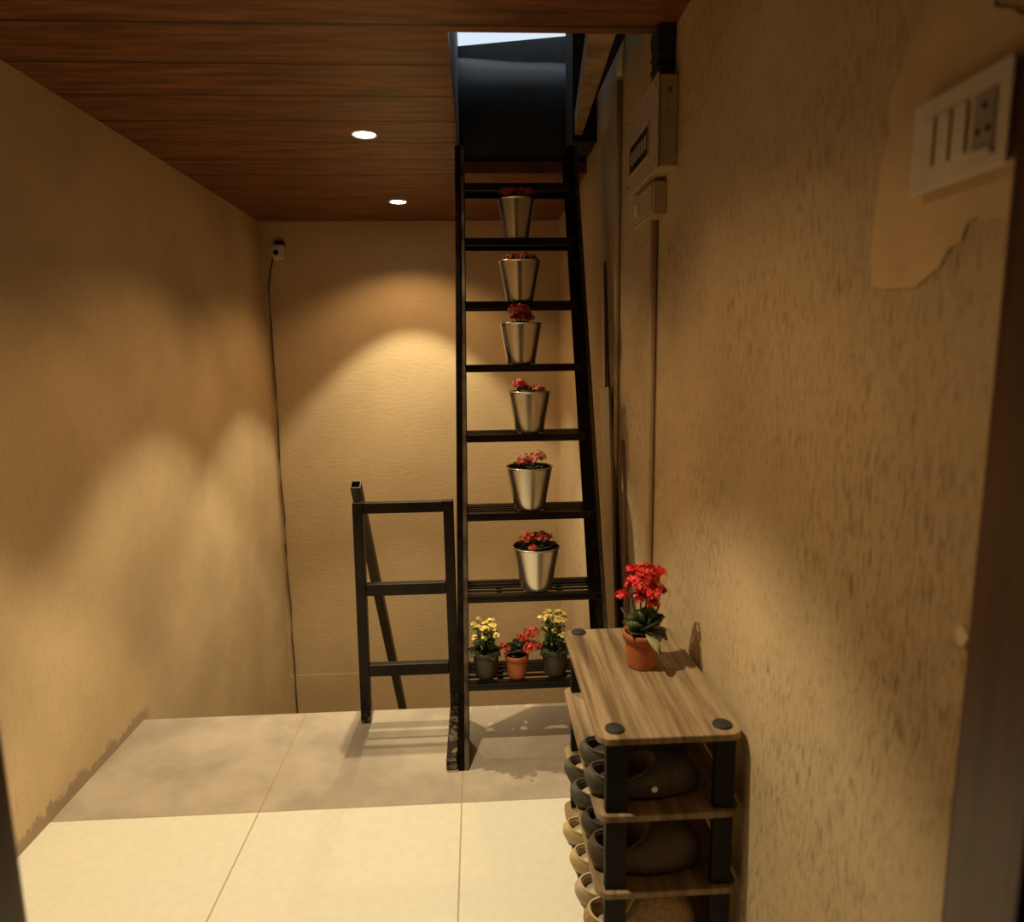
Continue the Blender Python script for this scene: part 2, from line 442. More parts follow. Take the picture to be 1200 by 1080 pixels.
# ------------------------------------------------------------------ steel step ladder
K = .334; Y0 = 2.03
def ly(z): return Y0 + K * z                 # front edge of the stringers at height z
ladder = thing('step_ladder', 'tall black steel step ladder leaning up into the ceiling hatch', 'ladder', (.17, Y0, 0))
def LP(p): return (p[0] - .17, p[1] - Y0, p[2])
DEP = .165; SW = .036
XLo = lambda z: -.088 + .0105 * z            # outer x of the left stringer
XRo = lambda z: .442 - .014 * z              # outer x of the right stringer
ztop = 2.165
WEB = .021
def stringer(xa, xb):                        # steel channel: deep web, front and back flange turned to the right
    def slab(x0, x1, d0, d1):
        return [(xa + x0, ly(0) + d0, 0), (xa + x1, ly(0) + d0, 0), (xa + x1, ly(0) + d1, 0), (xa + x0, ly(0) + d1, 0),
                (xb + x0, ly(ztop) + d0, ztop), (xb + x1, ly(ztop) + d0, ztop), (xb + x1, ly(ztop) + d1, ztop), (xb + x0, ly(ztop) + d1, ztop)]
    st = bevel(MB().hexa([LP(p) for p in slab(0, WEB, 0, SDEP)]).build('stringer', M['matteblack'], ladder), .003)
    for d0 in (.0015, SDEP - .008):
        bevel(MB().hexa([LP(p) for p in slab(WEB + .0002, SW, d0, d0 + .006)]).build('flange', M['flangepale' if xa < 0 else 'flange'], st), .001)
SDEP = .185
stringer(XLo(0), XLo(ztop))
stringer(XRo(0) - SW, XRo(ztop) - SW)
STEP = [.252, .527, .795, 1.063, 1.311, 1.543, 1.783, 1.998]
for z in STEP:
    xa, xb = XLo(z) + SW + .0005, XRo(z) - SW - .0005
    f = ly(z)
    m = MB()
    m.box(xa, xb, f - .002, f + .004, z - .014, z + .012)        # front angle: upright leg
    m.box(xa, xb, f - .002, f + .026, z + .007, z + .012)        #              flat leg
    m.box(xa - .004, xb + .020, f - .007, f - .0025, z + .006, z + .013)
    m.box(xa, xb, f + DEP - .024, f + DEP, z - .012, z + .012)   # back bar
    for v in m.bm.verts: v.co = Vector(LP(v.co))
    st = m.build('step', M['black'], ladder)
    for k in range(3):
        yy = f + .047 + k * .034
        m = MB().box(xa, xb, yy, yy + .013, z + .006, z + .012)
        for v in m.bm.verts: v.co = Vector(LP(v.co))
        m.build('tread_bar', M['black'], st)
    for xx in ((xa + .10, xb - .13) if z < .9 else ()):
        m = MB().box(xx, xx + .02, f + .01, f + DEP - .01, z + .001, z + .006)
        for v in m.bm.verts: v.co = Vector(LP(v.co))
        m.build('cross_bar', M['black'], st)

# ------------------------------------------------------------------ guard rail frame at the edge of the landing
rail = thing('guard_rail', 'low black steel rail frame with three rungs at the landing edge, left of ladder', 'railing', (-.28, 2.346, 0))
def RP(m):
    for v in m.bm.verts: v.co = Vector((v.co.x + .28, v.co.y - 2.346, v.co.z))
    return m
PW = .037
bevel(RP(MB().hexa([(-.459, 2.346, .002), (-.422, 2.346, .002), (-.422, 2.383, .002), (-.459, 2.383, .002),
                    (-.452, 2.346, .845), (-.415, 2.346, .845), (-.415, 2.383, .845), (-.452, 2.383, .845)])).build('post', M['black'], rail))
bevel(RP(MB().hexa([(-.124, 2.346, .037), (-.089, 2.346, .037), (-.089, 2.383, .037), (-.124, 2.383, .037),
                    (-.130, 2.346, .845), (-.093, 2.346, .845), (-.093, 2.383, .845), (-.130, 2.383, .845)])).build('post', M['black'], rail))
for z0, z1, xa, xb in ((.804, .843, -.415, -.130), (.497, .541, -.417, -.128), (.185, .230, -.420, -.126)):
    bevel(RP(MB().box(xa, xb, 2.348, 2.381, z0, z1)).build('rung', M['black'], rail))
bevel(RP(MB().box(-.127, -.091, 2.035, 2.436, .0015, .037)).build('foot_bar', M['black'], rail))
# open-ended hand rail tube running down along the stair
a = Vector((-.443, 2.392, .905)); b2 = Vector((-.423, 3.75, -1.10)); dd = (b2 - a).normalized()
sx = Vector((1, 0, 0)); up = dd.cross(sx).normalized(); w = .018; t = .003
m = MB(); o_ = []; i_ = []
for p in (a, b2):
    o_.append([m.bm.verts.new(p + sx * u * w + up * v * w) for u, v in ((-1, -1), (1, -1), (1, 1), (-1, 1))])
    i_.append([m.bm.verts.new(p + sx * u * (w - t) + up * v * (w - t)) for u, v in ((-1, -1), (1, -1), (1, 1), (-1, 1))])
for k in range(4):
    j = (k + 1) % 4
    m.bm.faces.new((o_[0][k], o_[0][j], o_[1][j], o_[1][k])); m.bm.faces.new((i_[0][j], i_[0][k], i_[1][k], i_[1][j]))
    m.bm.faces.new((o_[0][j], o_[0][k], i_[0][k], i_[0][j])); m.bm.faces.new((o_[1][k], o_[1][j], i_[1][j], i_[1][k]))
RP(m).build('hand_rail', M['flange'], rail)

# ------------------------------------------------------------------ plants
def floret(m, c, n, r, rnd, petals=4):
    n = n.normalized(); a = n.cross(Vector((0, 0, 1)))
    if a.length < .05: a = Vector((1, 0, 0))
    a.normalize(); b = n.cross(a); ph = rnd.uniform(0, PI)
    for k in range(petals):
        t = ph + 2 * PI * k / petals; dr = a * math.cos(t) + b * math.sin(t); sd = n.cross(dr)
        p0 = c; p1 = c + dr * r * .6 + sd * r * .42 + n * r * .22; p2 = c + dr * r + n * r * .10; p3 = c + dr * r * .6 - sd * r * .42 + n * r * .22
        f = m.bm.faces.new([m.bm.verts.new(p) for p in (p0, p3, p2, p1)])
def flower_head(c, R, count, fr, rnd, flat=.7, petals=4):
    m = MB(); c = Vector(c)
    for _ in range(count):
        u = rnd.uniform(0, 2 * PI); z = rnd.uniform(-.35, 1); q = math.sqrt(max(0, 1 - z * z))
        n = Vector((q * math.cos(u), q * math.sin(u), z)); rr = rnd.uniform(.45, 1.28); nj = n + Vector((rnd.uniform(-.5, .5), rnd.uniform(-.5, .5), rnd.uniform(-.2, .5)))
        floret(m, c + Vector((n.x * R, n.y * R, n.z * R * flat)) * rr, nj, fr * rnd.uniform(.8, 1.15), rnd, petals)
    return m
def leaf(m, base, dr, L, W, droop, rnd, thick=0.):
    base = Vector(base); dr = Vector(dr).normalized(); sd = dr.cross(Vector((0, 0, 1)))
    if sd.length < .05: sd = Vector((1, 0, 0))
    sd.normalize(); up = sd.cross(dr).normalized(); rows = []
    prof = (.18, .72, 1.0, .86, .12)
    for i, wv in enumerate(prof):
        t = i / 4; ctr = base + dr * L * t + Vector((0, 0, -droop * L * t * t))
        rows.append([m.bm.verts.new(ctr + sd * W * .5 * wv * u + up * (abs(u) * W * .16)) for u in (-1, 0, 1)])
    for i in range(4):
        for k in range(2):
            f = m.bm.faces.new((rows[i][k], rows[i][k + 1], rows[i + 1][k + 1], rows[i + 1][k])); f.smooth = True
def solid(o, t=.0012):
    s = o.modifiers.new('solid', 'SOLIDIFY'); s.thickness = t; return o

def pot_profile(r0, r1, h, wall, lip=0., liph=0.):
    p = [(r0 * .92, 0), (r0, .003)]
    hh_ = (h - liph) if lip else h
    p += [(r0 + (r1 - r0) * q / h, q) for q in (.006, .014, hh_ * .5, hh_ - .012, hh_ - .004)]
    if lip:
        p += [(r0 + (r1 - r0) * (h - liph) / h, h - liph), (r1 + lip, h - liph + .001)]
    p += [(r1 + lip, h - .002), (r1 + lip - .001, h), (r1 - wall, h), (r1 - wall - .002, h - .02), (r0 - wall, .02), (0.0005, .02)]
    return p

# steel planters on steps 2..8
BUCK = [  # step index, x, seed, heads (dx, dy, dz above rim, radius)
    (1, .197, 11, [(-.033, -.02, .030, .026), (.028, .0, .028, .024), (.0, .03, .022, .02), (-.015, -.045, .004, .012)], 'steel planter with dusky red flowers on the second step from the floor'),
    (2, .183, 12, [(-.018, .0, .018, .026), (.028, .0, .030, .026)], 'steel planter with two red flower heads on the third step from the floor'),
    (3, .192, 13, [(-.038, .0, .026, .024), (-.018, .01, .008, .02), (.028, .0, .004, .02)], 'steel planter with red blooms leaning left on the fourth step from the floor'),
    (4, .170, 14, [(-.030, -.048, .046, .023), (.0, -.05, .050, .024), (.030, -.02, .020, .022), (-.005, -.045, .02, .02), (.012, -.04, .036, .02), (-.022, -.03, .022, .018)], 'steel planter with a tall red flower tuft at middle of the ladder, fifth step'),
    (5, .173, 15, [(-.034, -.02, .010, .025), (.020, -.02, .012, .024), (.048, -.01, .008, .022), (-.005, .02, .012, .02)], 'steel planter with low red flowers on the sixth step, second planter from the top'),
    (6, .168, 16, [(-.050, -.045, .018, .022), (-.018, -.05, .022, .022), (.018, -.05, .020, .022), (.050, -.045, .018, .022)], 'topmost steel planter in shade just under the ceiling hatch'),
]
HB, RB0, RB1 = .156, .055, .083
for si, x, seed, heads, label in BUCK:
    rnd = random.Random(seed); z = STEP[si] + .0125
    y = ly(STEP[si]) + .062
    t = thing('steel_planter', label, 'planter', (x, y, z), rnd.uniform(0, 6), 'steel planters on the ladder steps')
    sc_ = {3: .94, 4: .95, 5: .95, 6: .86, 7: .86}[si] if si > 2 else 1.0
    t.scale = (sc_, sc_, .97 if sc_ < 1 else 1)
    inv = Matrix.Rotation(-t.rotation_euler.z, 3, 'Z')
    m = MB().lathe([(RB0 - .003, 0), (RB0, .003)] + [(RB0 + (RB1 - .001 - RB0) * (q - .003) / (HB - .007), q) for q in (.006, .012, .03, .06, .09, .12, HB - .012, HB - .007, HB - .0045)] + [ (RB1 + .0015, HB - .003), (RB1 + .0018, HB), (RB1 - .001, HB + .0008), (RB1 - .0025, HB - .004), (RB0 - .001, .012), (.0005, .012)], seg=64)
    m.build('bucket', M['steel'], t)
    MB().lathe([(.0795, HB - .003), (.0785, HB - .008), (.077, HB - .024)], seg=48, capb=False).build('shaded_inner_ring', M['nursery'], t)  # inner wall coloured dark for the shade inside the bucket
    MB().lathe([(.0768, HB - .022), (.05, HB - .014), (.0005, HB - .012)], seg=32, capb=False).build('soil', M['soil'], t)
    lm = MB()
    for k in range(24):
        an = rnd.uniform(0, 2 * PI); r0 = rnd.uniform(0, .045)
        leaf(lm, (r0 * math.cos(an), r0 * math.sin(an), HB - .014), (math.cos(an), math.sin(an), rnd.uniform(.6, 1.6)), rnd.uniform(.03, .048), .026, .25, rnd)
    for hx, hy, hz, hr in heads:
        p = inv @ Vector((hx, hy, 0))
        lm.tube([(p.x * .3, p.y * .3, HB - .013), (p.x * .7, p.y * .7, HB + hz * .4 - .006), (p.x, p.y, HB + hz)], .0022, 6)
    solid(lm.build('foliage', M['leafdark'], t, fix=False))
    for hx, hy, hz, hr in heads:
        p = inv @ Vector((hx, hy, 0))
        flower_head((p.x, p.y, HB + hz), hr, 46, .0085, rnd).build('flower_head', M['dullred'], t, fix=False)

# small pots on the lowest step
zs = STEP[0] + .0125
def small_pot(name, label, cat, x, y, mat, r1=.047, h=.094, seed=1, grp='small pots on the lowest ladder step', zz=zs):
    t = thing(name, label, cat, (x, y, zz), 0, grp)
    MB().lathe(pot_profile(r1 * .74, r1 - .0025, h, .003, .0025, .016), seg=40).build('pot', mat, t)
    MB().lathe([(r1 - .0065, h - .014), (r1 * .5, h - .009), (.0005, h - .008)], seg=28, capb=False).build('soil', M['soil'], t)
    return t
def yellow_plant(label, x, y, seed, hts):
    rnd = random.Random(seed)
    t = small_pot('yellow_flower_pot', label, 'potted plant', x, y, M['nursery'], .049, .096)
    st = MB(); lf = MB(); fl = []
    for k in range(46):
        an = rnd.uniform(0, 2 * PI); rr = rnd.uniform(.004, .03); R = rnd.uniform(.01, .048); hgt = rnd.uniform(.05, hts)
        p0 = Vector((rr * math.cos(an), rr * math.sin(an), .088)); p2 = Vector((R * math.cos(an), R * math.sin(an), .096 + hgt))
        mid = (p0 + p2) / 2 + Vector((rnd.uniform(-.006, .006), rnd.uniform(-.006, .006), .006))
        st.tube([p0, mid, p2], .0011, 5)
        for j in range(4):
            q = p0.lerp(p2, rnd.uniform(.15, .9)); a2 = rnd.uniform(0, 2 * PI)
            leaf(lf, q, (math.cos(a2), math.sin(a2), rnd.uniform(-.2, .9)), rnd.uniform(.014, .024), .008, .3, rnd)
        if hgt > hts * .45: fl.append(p2)
    for k in range(22):
        an = rnd.uniform(0, 2 * PI)
        leaf(lf, (.02 * math.cos(an), .02 * math.sin(an), .09), (math.cos(an), math.sin(an), rnd.uniform(.1, .6)), rnd.uniform(.035, .05), .026, .4, rnd)
    st.build('stems', M['stem'], t); solid(lf.build('foliage', M['leafdark'], t, fix=False), .0008)
    for q in fl:
        m = MB()
        for j in range(rnd.choice((1, 3, 4, 5))):
            off = Vector((rnd.uniform(-.007, .007), rnd.uniform(-.007, .007), rnd.uniform(-.005, .006)))
            floret(m, q + off, Vector((off.x * 60, off.y * 60 - .3, 1)), .0075, rnd, 5)
        m.build('flower', M['yellow'], t, fix=False)
    return t
yellow_plant('dark pot of small yellow flowers at the left end of lowest ladder step', .013, 2.165, 21, .105)
yellow_plant('dark pot of taller yellow flowers on lowest ladder step, beside the wooden rack', .250, 2.165, 22, .130)
def kalanchoe(t, heads, mat, h, seed, nl, L, W, flmat='leaf', cnt=60, fr=.0085, zoff=0):
    rnd = random.Random(seed); lm = MB(); sm = MB()
    for k in range(nl):
        an = k * 2.4 + rnd.uniform(-.3, .3); rr = rnd.uniform(0, .02); zz = h - .008 + rnd.uniform(0, .03)
        leaf(lm, (rr * math.cos(an), rr * math.sin(an), zz), (math.cos(an), math.sin(an), rnd.uniform(.25, 1.3)), L * rnd.uniform(.7, 1.1), W * rnd.uniform(.8, 1.1), .25, rnd)
    for hx, hy, hz, hr in heads:
        sm.tube([(hx * .2, hy * .2, h - .01), (hx * .5, hy * .5, h + hz * .5), (hx, hy, h + hz)], .0024, 6)
    solid(lm.build('foliage', M[flmat], t, fix=False), .0016)
    sm.build('stems', M['stem'], t)
    for hx, hy, hz, hr in heads:
        flower_head((hx, hy, h + hz), hr, int(cnt * (hr / .025) ** 2) + 8, fr, rnd).build('flower_head', mat, t, fix=False)
t = small_pot('red_flower_pot', 'small terracotta pot of red flowers between the two yellow flower pots', 'potted plant', .118, 2.155, M['terra'], .041, .082)
kalanchoe(t, [(.022, -.01, .062, .017), (.050, -.012, .078, .023), (.052, -.022, .036, .024), (.035, -.03, .030, .012), (-.036, -.01, .018, .013), (-.044, .0, .034, .006)], M['dullred'], .082, 31, 16, .05, .03, 'leafdark', 60, .0085)
t = small_pot('pink_flower_pot', 'small pot of pink flowers half hidden behind the wooden rack', 'potted plant', .345, 2.165, M['terra'], .043, .084)
kalanchoe(t, [(.012, .0, .058, .016), (-.02, .0, .052, .010), (.03, .0, .05, .012)], M['pink'], .084, 32, 14, .05, .03, 'leafdark', 60, .0085)

# ------------------------------------------------------------------ shoe rack
RX0, RX1, RY0, RY1 = .222, .516, 1.193, 1.727
LEV = (.610, .443, .270, .097)
rack = thing('shoe_rack', 'narrow shoe rack with walnut laminate shelves and black posts against right wall', 'rack', ((RX0 + RX1) / 2, (RY0 + RY1) / 2, 0))
def RK(m):
    for v in m.bm.verts: v.co = Vector((v.co.x - (RX0 + RX1) / 2, v.co.y - (RY0 + RY1) / 2, v.co.z))
    return m
def rrect(x0, x1, y0, y1, r, n=6):
    out = []
    for cx, cy, a0 in ((x1 - r, y1 - r, 0), (x0 + r, y1 - r, PI / 2), (x0 + r, y0 + r, PI), (x1 - r, y0 + r, 1.5 * PI)):
        for k in range(n + 1):
            a = a0 + PI / 2 * k / n; out.append((cx + r * math.cos(a), cy + r * math.sin(a)))
    return out
for i, z in enumerate(LEV):
    o = bevel(RK(MB().prism(rrect(RX0, RX1, RY0, RY1, .028), z - .015, z)).build('top' if i == 0 else 'shelf', M['rackwood'], rack), .0015, 1)
PX = ((.240, .284), (.461, .502)); PY = ((1.203, 1.221), (1.690, 1.712))
for xa, xb in PX:
    for ya, yb in PY:
        zt = [.595, .428, .255, .082, 0.0]; zb = [.443, .270, .097, 0.0]
        m = MB()
        for k in range(4):
            m.box(xa, xb, ya, yb, zb[k], zt[k])
        bevel(RK(m).build('post', M['blackpl'], rack), .002)
        cx, cy = (xa + xb) / 2, (ya + yb) / 2 + (.016 if ya < 1.5 else .004)
        RK(MB().lathe([(.0195, 0), (.0195, .003), (.0175, .0045), (.0005, .005)], (cx, cy, .610), 28)).build('post_cap', M['rubber'], rack)

# red kalanchoe on top of the rack
t = thing('kalanchoe_pot', 'terracotta pot of bright red flowers standing on top of the shoe rack', 'potted plant', (.384, 1.500, .610))
hp = .088
MB().lathe(pot_profile(.034, .0435, hp, .003, .003, .018), seg=48).build('pot', M['terra'], t)
MB().lathe([(.0395, hp - .014), (.02, hp - .009), (.0005, hp - .008)], seg=28, capb=False).build('soil', M['soil'], t)
rnd = random.Random(5); lm = MB()
for (bx, by, bz, dx, dy, dz, L, W, dr) in ((.0, -.01, .085, .55, -.5, .75, .062, .060, .15), (.01, .0, .09, .9, .1, .8, .062, .058, .2), (.0, .0, .09, .35, .4, 1.2, .06, .05, .1),
        (-.012, -.012, .082, -.5, -.6, .55, .046, .044, .3), (-.01, 0, .085, -.8, .3, .8, .052, .046, .3), (0, 0, .095, .1, -.35, 1.4, .06, .048, .1), (.012, -.012, .085, .8, -.6, .3, .05, .05, .4),
        (0, .01, .09, -.2, .8, .7, .06, .05, .3), (.01, .01, .095, .5, .5, 1.0, .06, .05, .2), (-.005, -.005, .095, -.3, -.1, 1.3, .055, .04, .1)):
    leaf(lm, (bx, by, bz), (dx, dy, dz), L, W, dr, rnd)
solid(lm.build('foliage', M['leafdark'], t, fix=False), .002)
lm = MB(); leaf(lm, (.0, -.030, .098), (.42, -.75, -.25), .050, .028, .55, rnd)
solid(lm.build('drooping_leaf', M['leafpale'], t, fix=False), .0016)
lm = MB(); leaf(lm, (-.02, -.012, .086), (-.25, -.35, .9), .042, .044, .1, rnd)
solid(lm.build('round_leaf', M['leaf'], t, fix=False), .0016)
hd = [(.010, -.002, .150, .033), (-.008, -.012, .126, .031), (.016, -.014, .110, .028), (-.002, -.012, .096, .020), (-.030, .0, .162, .011), (-.052, -.004, .098, .012), (.018, -.02, .082, .010), (.040, -.004, .108, .008), (-.025, -.015, .14, .014)]
sm = MB()
for hx, hy, hz, hr in hd:
    sm.tube([(hx * .2, hy * .2, hp - .01), (hx * .6, hy * .6, hp + hz * .25), (hx, hy, hp + hz * .62)], .0024, 6)
sm.build('stems', M['stem'], t)
for hx, hy, hz, hr in hd:
    flower_head((hx, hy, hp + hz * .95), hr, int(85 * (hr / .03) ** 2) + 8, .0095, rnd, .62).build('flower_head', M['red'], t, fix=False)

# ------------------------------------------------------------------ shoes
def outline(L, W, n=28):
    out = []
    for k in range(n):
        a = 2 * PI * k / n; x = L / 2 - L / 2 * math.cos(a); s = math.sin(a); u = x / L
        wv = W * .5 * (.80 + .22 * math.sin(PI * min(1, max(0, u * 1.15 - .1))) if u < .95 else .98)
        out.append((x, math.copysign(abs(s) ** .72, s) * wv))
    return out
def make_shoe(loc, rz, upper, sole, insole, label, L=.245, W=.087, hh=.056, ht=.078, open_len=.135, rivet=False, trim=None, grp=None):
    t = thing('slip_on_shoe', label, 'shoe', loc, rz, grp)
    ol = outline(L, W); n = len(ol)
    m = MB(); rings = []
    for sc, z in ((.80, 0), (.86, .003), (.90, .016)):
        rings.append([m.bm.verts.new((L / 2 + (x - L / 2) * (sc + .06), y * sc, z + (.008 * max(0, x / L - .7) if z < .01 else 0))) for x, y in ol])
    for i in range(2):
        for k in range(n):
            f = m.bm.faces.new((rings[i][k], rings[i][(k + 1) % n], rings[i + 1][(k + 1) % n], rings[i + 1][k])); f.smooth = True
    m.bm.faces.new(rings[0][::-1]); m.bm.faces.new(rings[-1])
    m.build('sole', sole, t)
    # upper lofted from the sole outline to the collar opening
    col = []
    for k in range(n):
        a = 2 * PI * k / n; u = (1 - math.cos(a)) / 2
        x = .010 + u * open_len; y = math.copysign(abs(math.sin(a)) ** .85, math.sin(a)) * W * .43
        z = hh - .012 * math.sin(PI * u) + (ht - hh) * u ** 2
        col.append(Vector((x, y, z)))
    m = MB(); rings = []
    for tt in (0, .12, .3, .5, .7, .86, 1.0):
        ring = []
        for k in range(n):
            ox, oy = ol[k]; p1 = col[k]
            sw = .90 + .16 * math.sin(PI * min(1, tt * .62 + .05))          # bowl-shaped: tucked in at the sole, full at the sides
            p0 = Vector((L / 2 + (ox - L / 2) * (sw + .015), oy * sw, .010))
            q = p0.lerp(p1, tt ** 2.2); toe = max(0, ox / L - .5) * 2
            q.z = .010 + (p1.z - .010) * (math.sin(tt * PI / 2) ** (1.1 - .15 * toe))
            ring.append(m.bm.verts.new(q))
        rings.append(ring)
    inner = [m.bm.verts.new(c + Vector(((open_len / 2 + .01 - c.x) * .09, -c.y * .1, -.004))) for c in col]
    deep = [m.bm.verts.new(Vector((.012 + (c.x - .01) * .98, c.y * .96, .026))) for c in col]
    rings += [inner, deep]
    for i in range(len(rings) - 1):
        for k in range(n):
            f = m.bm.faces.new((rings[i][k], rings[i][(k + 1) % n], rings[i + 1][(k + 1) % n], rings[i + 1][k])); f.smooth = True
    m.build('upper', upper, t)
    m = MB().prism([(.013 + (c.x - .01) * .97, c.y * .93) for c in col], .0245, .028); m.build('insole', insole, t)
    # padded collar edge
    m = MB(); m.tube([c + Vector((0, 0, .0005)) for c in col] + [col[0] + Vector((0, 0, .0005))], .0026, 6, cap=False); m.build('collar', trim or upper, t)
    if rivet:
        m = MB(); m.tube([(open_len * .98, -W * .455, .032), (open_len * .98, -W * .455 - .009, .032)], [.0075, .006], 14); m.build('rivet', M['chrome'], t)
    return t
HX = .212
SH = M
g2 = 'shoes lined up on the rack, heels to the left'
z2, z3, z4 = LEV[1], LEV[2], LEV[3]
make_shoe((HX, 1.270, z2), .02, SH['greyshoe'], SH['rubber'], SH['insoledk'], 'grey slip-on shoe at the front of upper open shelf, with silver side rivet', rivet=True, grp=g2)
make_shoe((HX + .002, 1.366, z2), -.03, SH['greyshoe'], SH['rubber'], SH['insoledk'], 'grey slip-on shoe on the upper open shelf, behind the riveted one', grp=g2)
make_shoe((HX - .006, 1.562, z3), .03, SH['greyshoe'], SH['rubber'], SH['insole'], 'grey shoe with pale insole farthest back on the middle shelf', grp=g2)
make_shoe((HX - .004, 1.466, z3), -.02, SH['greyshoe'], SH['rubber'], SH['insole'], 'grey shoe with pale insole second from the back on the middle shelf', grp=g2)
make_shoe((HX + .006, 1.360, z3), .02, SH['darkshoe'], SH['rubber'], SH['insoledk'], 'charcoal suede shoe on the middle shelf, between grey and brown pairs', grp=g2)
make_shoe((HX + .006, 1.270, z3), .0, SH['taupe'], SH['rubber'], SH['insoledk'], 'taupe shoe nearest the camera on the middle shelf', hh=.066, ht=.105, open_len=.12, grp=g2)
make_shoe((HX - .010, 1.556, z4), .02, SH['creamshoe'], SH['rubber'], SH['insole'], 'cream canvas shoe farthest back on the low shelf near the floor', grp=g2)
make_shoe((HX - .006, 1.458, z4), -.02, SH['creamshoe'], SH['rubber'], SH['insole'], 'cream canvas shoe second from the back on the low shelf', grp=g2)
make_shoe((HX - .008, 1.360, z4), .03, SH['beigeshoe'], SH['taupe'], SH['beigeshoe'], 'pale beige slip-on with pale rim, third along the low shelf', trim=SH['insole'], grp=g2)
make_shoe((HX - .002, 1.270, z4), .0, SH['tanshoe'], SH['taupe'], SH['beigeshoe'], 'woven tan slip-on nearest the camera on the low shelf', trim=SH['insole'], hh=.07, ht=.125, open_len=.10, rivet=False, grp=g2)

# black bag behind the shoes on the upper open shelf
t = thing('black_bag', 'soft black bag with a cord loop tucked on the upper rack shelf', 'bag', (.437, 1.52, z2))
m = MB(); rings = []
for zz, sx_, sy_ in ((0, .055, .085), (.012, .066, .098), (.05, .068, .100), (.095, .063, .094), (.125, .048, .080), (.140, .026, .05)):
    ring = []
    for k in range(32):
        a = 2 * PI * k / 32; ca, sa = math.cos(a), math.sin(a)
        ring.append(m.bm.verts.new((math.copysign(abs(ca) ** .6, ca) * sx_ * (1 + .02 * math.sin(5 * a + zz * 60)), math.copysign(abs(sa) ** .6, sa) * sy_, zz)))
    rings.append(ring)
for i in range(5):
    for k in range(32):
        f = m.bm.faces.new((rings[i][k], rings[i][(k + 1) % 32], rings[i + 1][(k + 1) % 32], rings[i + 1][k])); f.smooth = True
m.bm.faces.new(rings[0][::-1]); m.bm.faces.new(rings[-1])
m.build('body', M['bagcloth'], t)
m = MB(); m.tube([(-.045 + .016 * math.cos(a), -.098 - .004 * math.sin(a), .09 + .032 * math.sin(a)) for a in [PI * k / 10 for k in range(11)]], .0028, 8)
m.build('cord_loop', M['greyshoe'], t)

# ------------------------------------------------------------------ right wall fittings
t = thing('breaker_box', 'cream metal breaker box with a tinted window high on right wall', 'electrical box', (.5025, 1.955, 1.83))
bx = lambda m: m
o = bevel(MB().box(-.0235, .0255, -.165, .165, .0, .222).build('case', M['plasticbox'], t), .003)
bevel(MB().box(-.0295, -.0236, -.170, .170, -.006, .227).build('cover', M['plasticbox'], t), .003)
win = MB().box(-.0305, -.0296, -.085, .128, .052, .128).build('window', M['blackpl'], t)
for k in range(6):
    MB().box(-.0345, -.0306, -.072 + k * .031, -.050 + k * .031, .072, .106).build('breaker_switch', M['greysw'], win)
fr = MB(); fr.box(-.033, -.0297, -.094, -.086, .044, .136).box(-.033, -.0297, .129, .137, .044, .136).box(-.033, -.0297, -.086, .129, .129, .136).box(-.033, -.0297, -.086, .129, .044, .051)
fr.build('window_frame', M['plasticbox'], t)
for y, z in ((-.15, .02), (-.15, .204), (.15, .02), (.15, .204)):
    m = MB(); m.tube([(-.0312, y, z), (-.0296, y, z)], .0045, 10); m.build('screw', M['stick'], t)
m = MB(); m.tube([(.003, -.1665, .185), (.003, -.165, .185)], .006, 14); m.build('knockout', M['stick'], t)
m = MB()
for k in range(5): m.box(-.002, .002, -.1656, -.165, .085 + k * .016, .089 + k * .016)
m.build('vent_holes', M['stick'], t)
t = thing('junction_box', 'cream plastic junction box directly below the breaker box', 'electrical box', (.509, 2.005, 1.730))
bevel(MB().box(-.018, .019, -.125, .125, 0, .088).build('case', M['plasticbox'], t), .003)
bevel(MB().box(-.0215, -.0181, -.115, .115, .012, .086).build('cover', M['plasticbox'], t), .002)
MB().box(-.0255, -.0216, .03, .075, .030, .062, .0015).build('latch', M['plastic'], t)
t = thing('cable_sleeve', 'black cable sleeve between ceiling and the breaker box top', 'cable', (.503, 1.858, 2.058))
m = MB(); rings = []
for z, hy, hx in ((0, .038, .021), (.03, .034, .020), (.07, .036, .021), (.10, .040, .0235), (.1245, .040, .0235)):
    rings.append([m.bm.verts.new((sx_ * hx, sy_ * hy, z)) for sx_, sy_ in ((-1, -1), (1, -1), (1, 1), (-1, 1))])
for i in range(4):
    for k in range(4): m.bm.faces.new((rings[i][k], rings[i][(k + 1) % 4], rings[i + 1][(k + 1) % 4], rings[i + 1][k]))
m.bm.faces.new(rings[0]); m.bm.faces.new(rings[-1])
bevel(m.build('sleeve', M['rubber'], t), .004)
m = MB()
for z in (.03, .06): m.box(-.0225, .0225, -.038, .038, z, z + .006)
m.build('clip', M['blackpl'], t)

def pipe(name, label, pts, r, mat, cl):
    t = thing(name, label, 'pipe', pts[0])
    o = Vector(pts[0])
    MB().tube([Vector(p) - o for p in pts], r, 12).build('tube', mat, t)
    for (y, z) in cl:
        m = MB(); m.box(XR - .028 - o.x, XR - o.x, y - .017 - o.y, y + .017 - o.y, z - .006 - o.z, z + .006 - o.z); bevel(m.build('clip', mat, t), .002)
    return t
pipe('conduit_pipe', 'plaster coloured conduit running down the right wall from the junction box', [(XR - .011, 1.955, .004), (XR - .011, 1.957, .9), (XR - .011, 1.965, 1.729)], .0105, M['conduit'], [])
pipe('conduit_pipe', 'thin conduit between breaker box and ladder, running up into the hatch', [(XR - .011, 2.48, .004), (XR - .011, 2.465, 1.1), (XR - .011, 2.468, 1.7), (XR - .011, 2.458, 2.29)], .0095, M['conduit'], [])
pipe('conduit_pipe', 'upper length of pale conduit rising through the hatch beside the wall', [(XR - .012, 2.455, 2.305), (XR - .012, 2.43, 2.60), (XR - .012, 2.42, 2.84)], .0115, M['pale'], [])

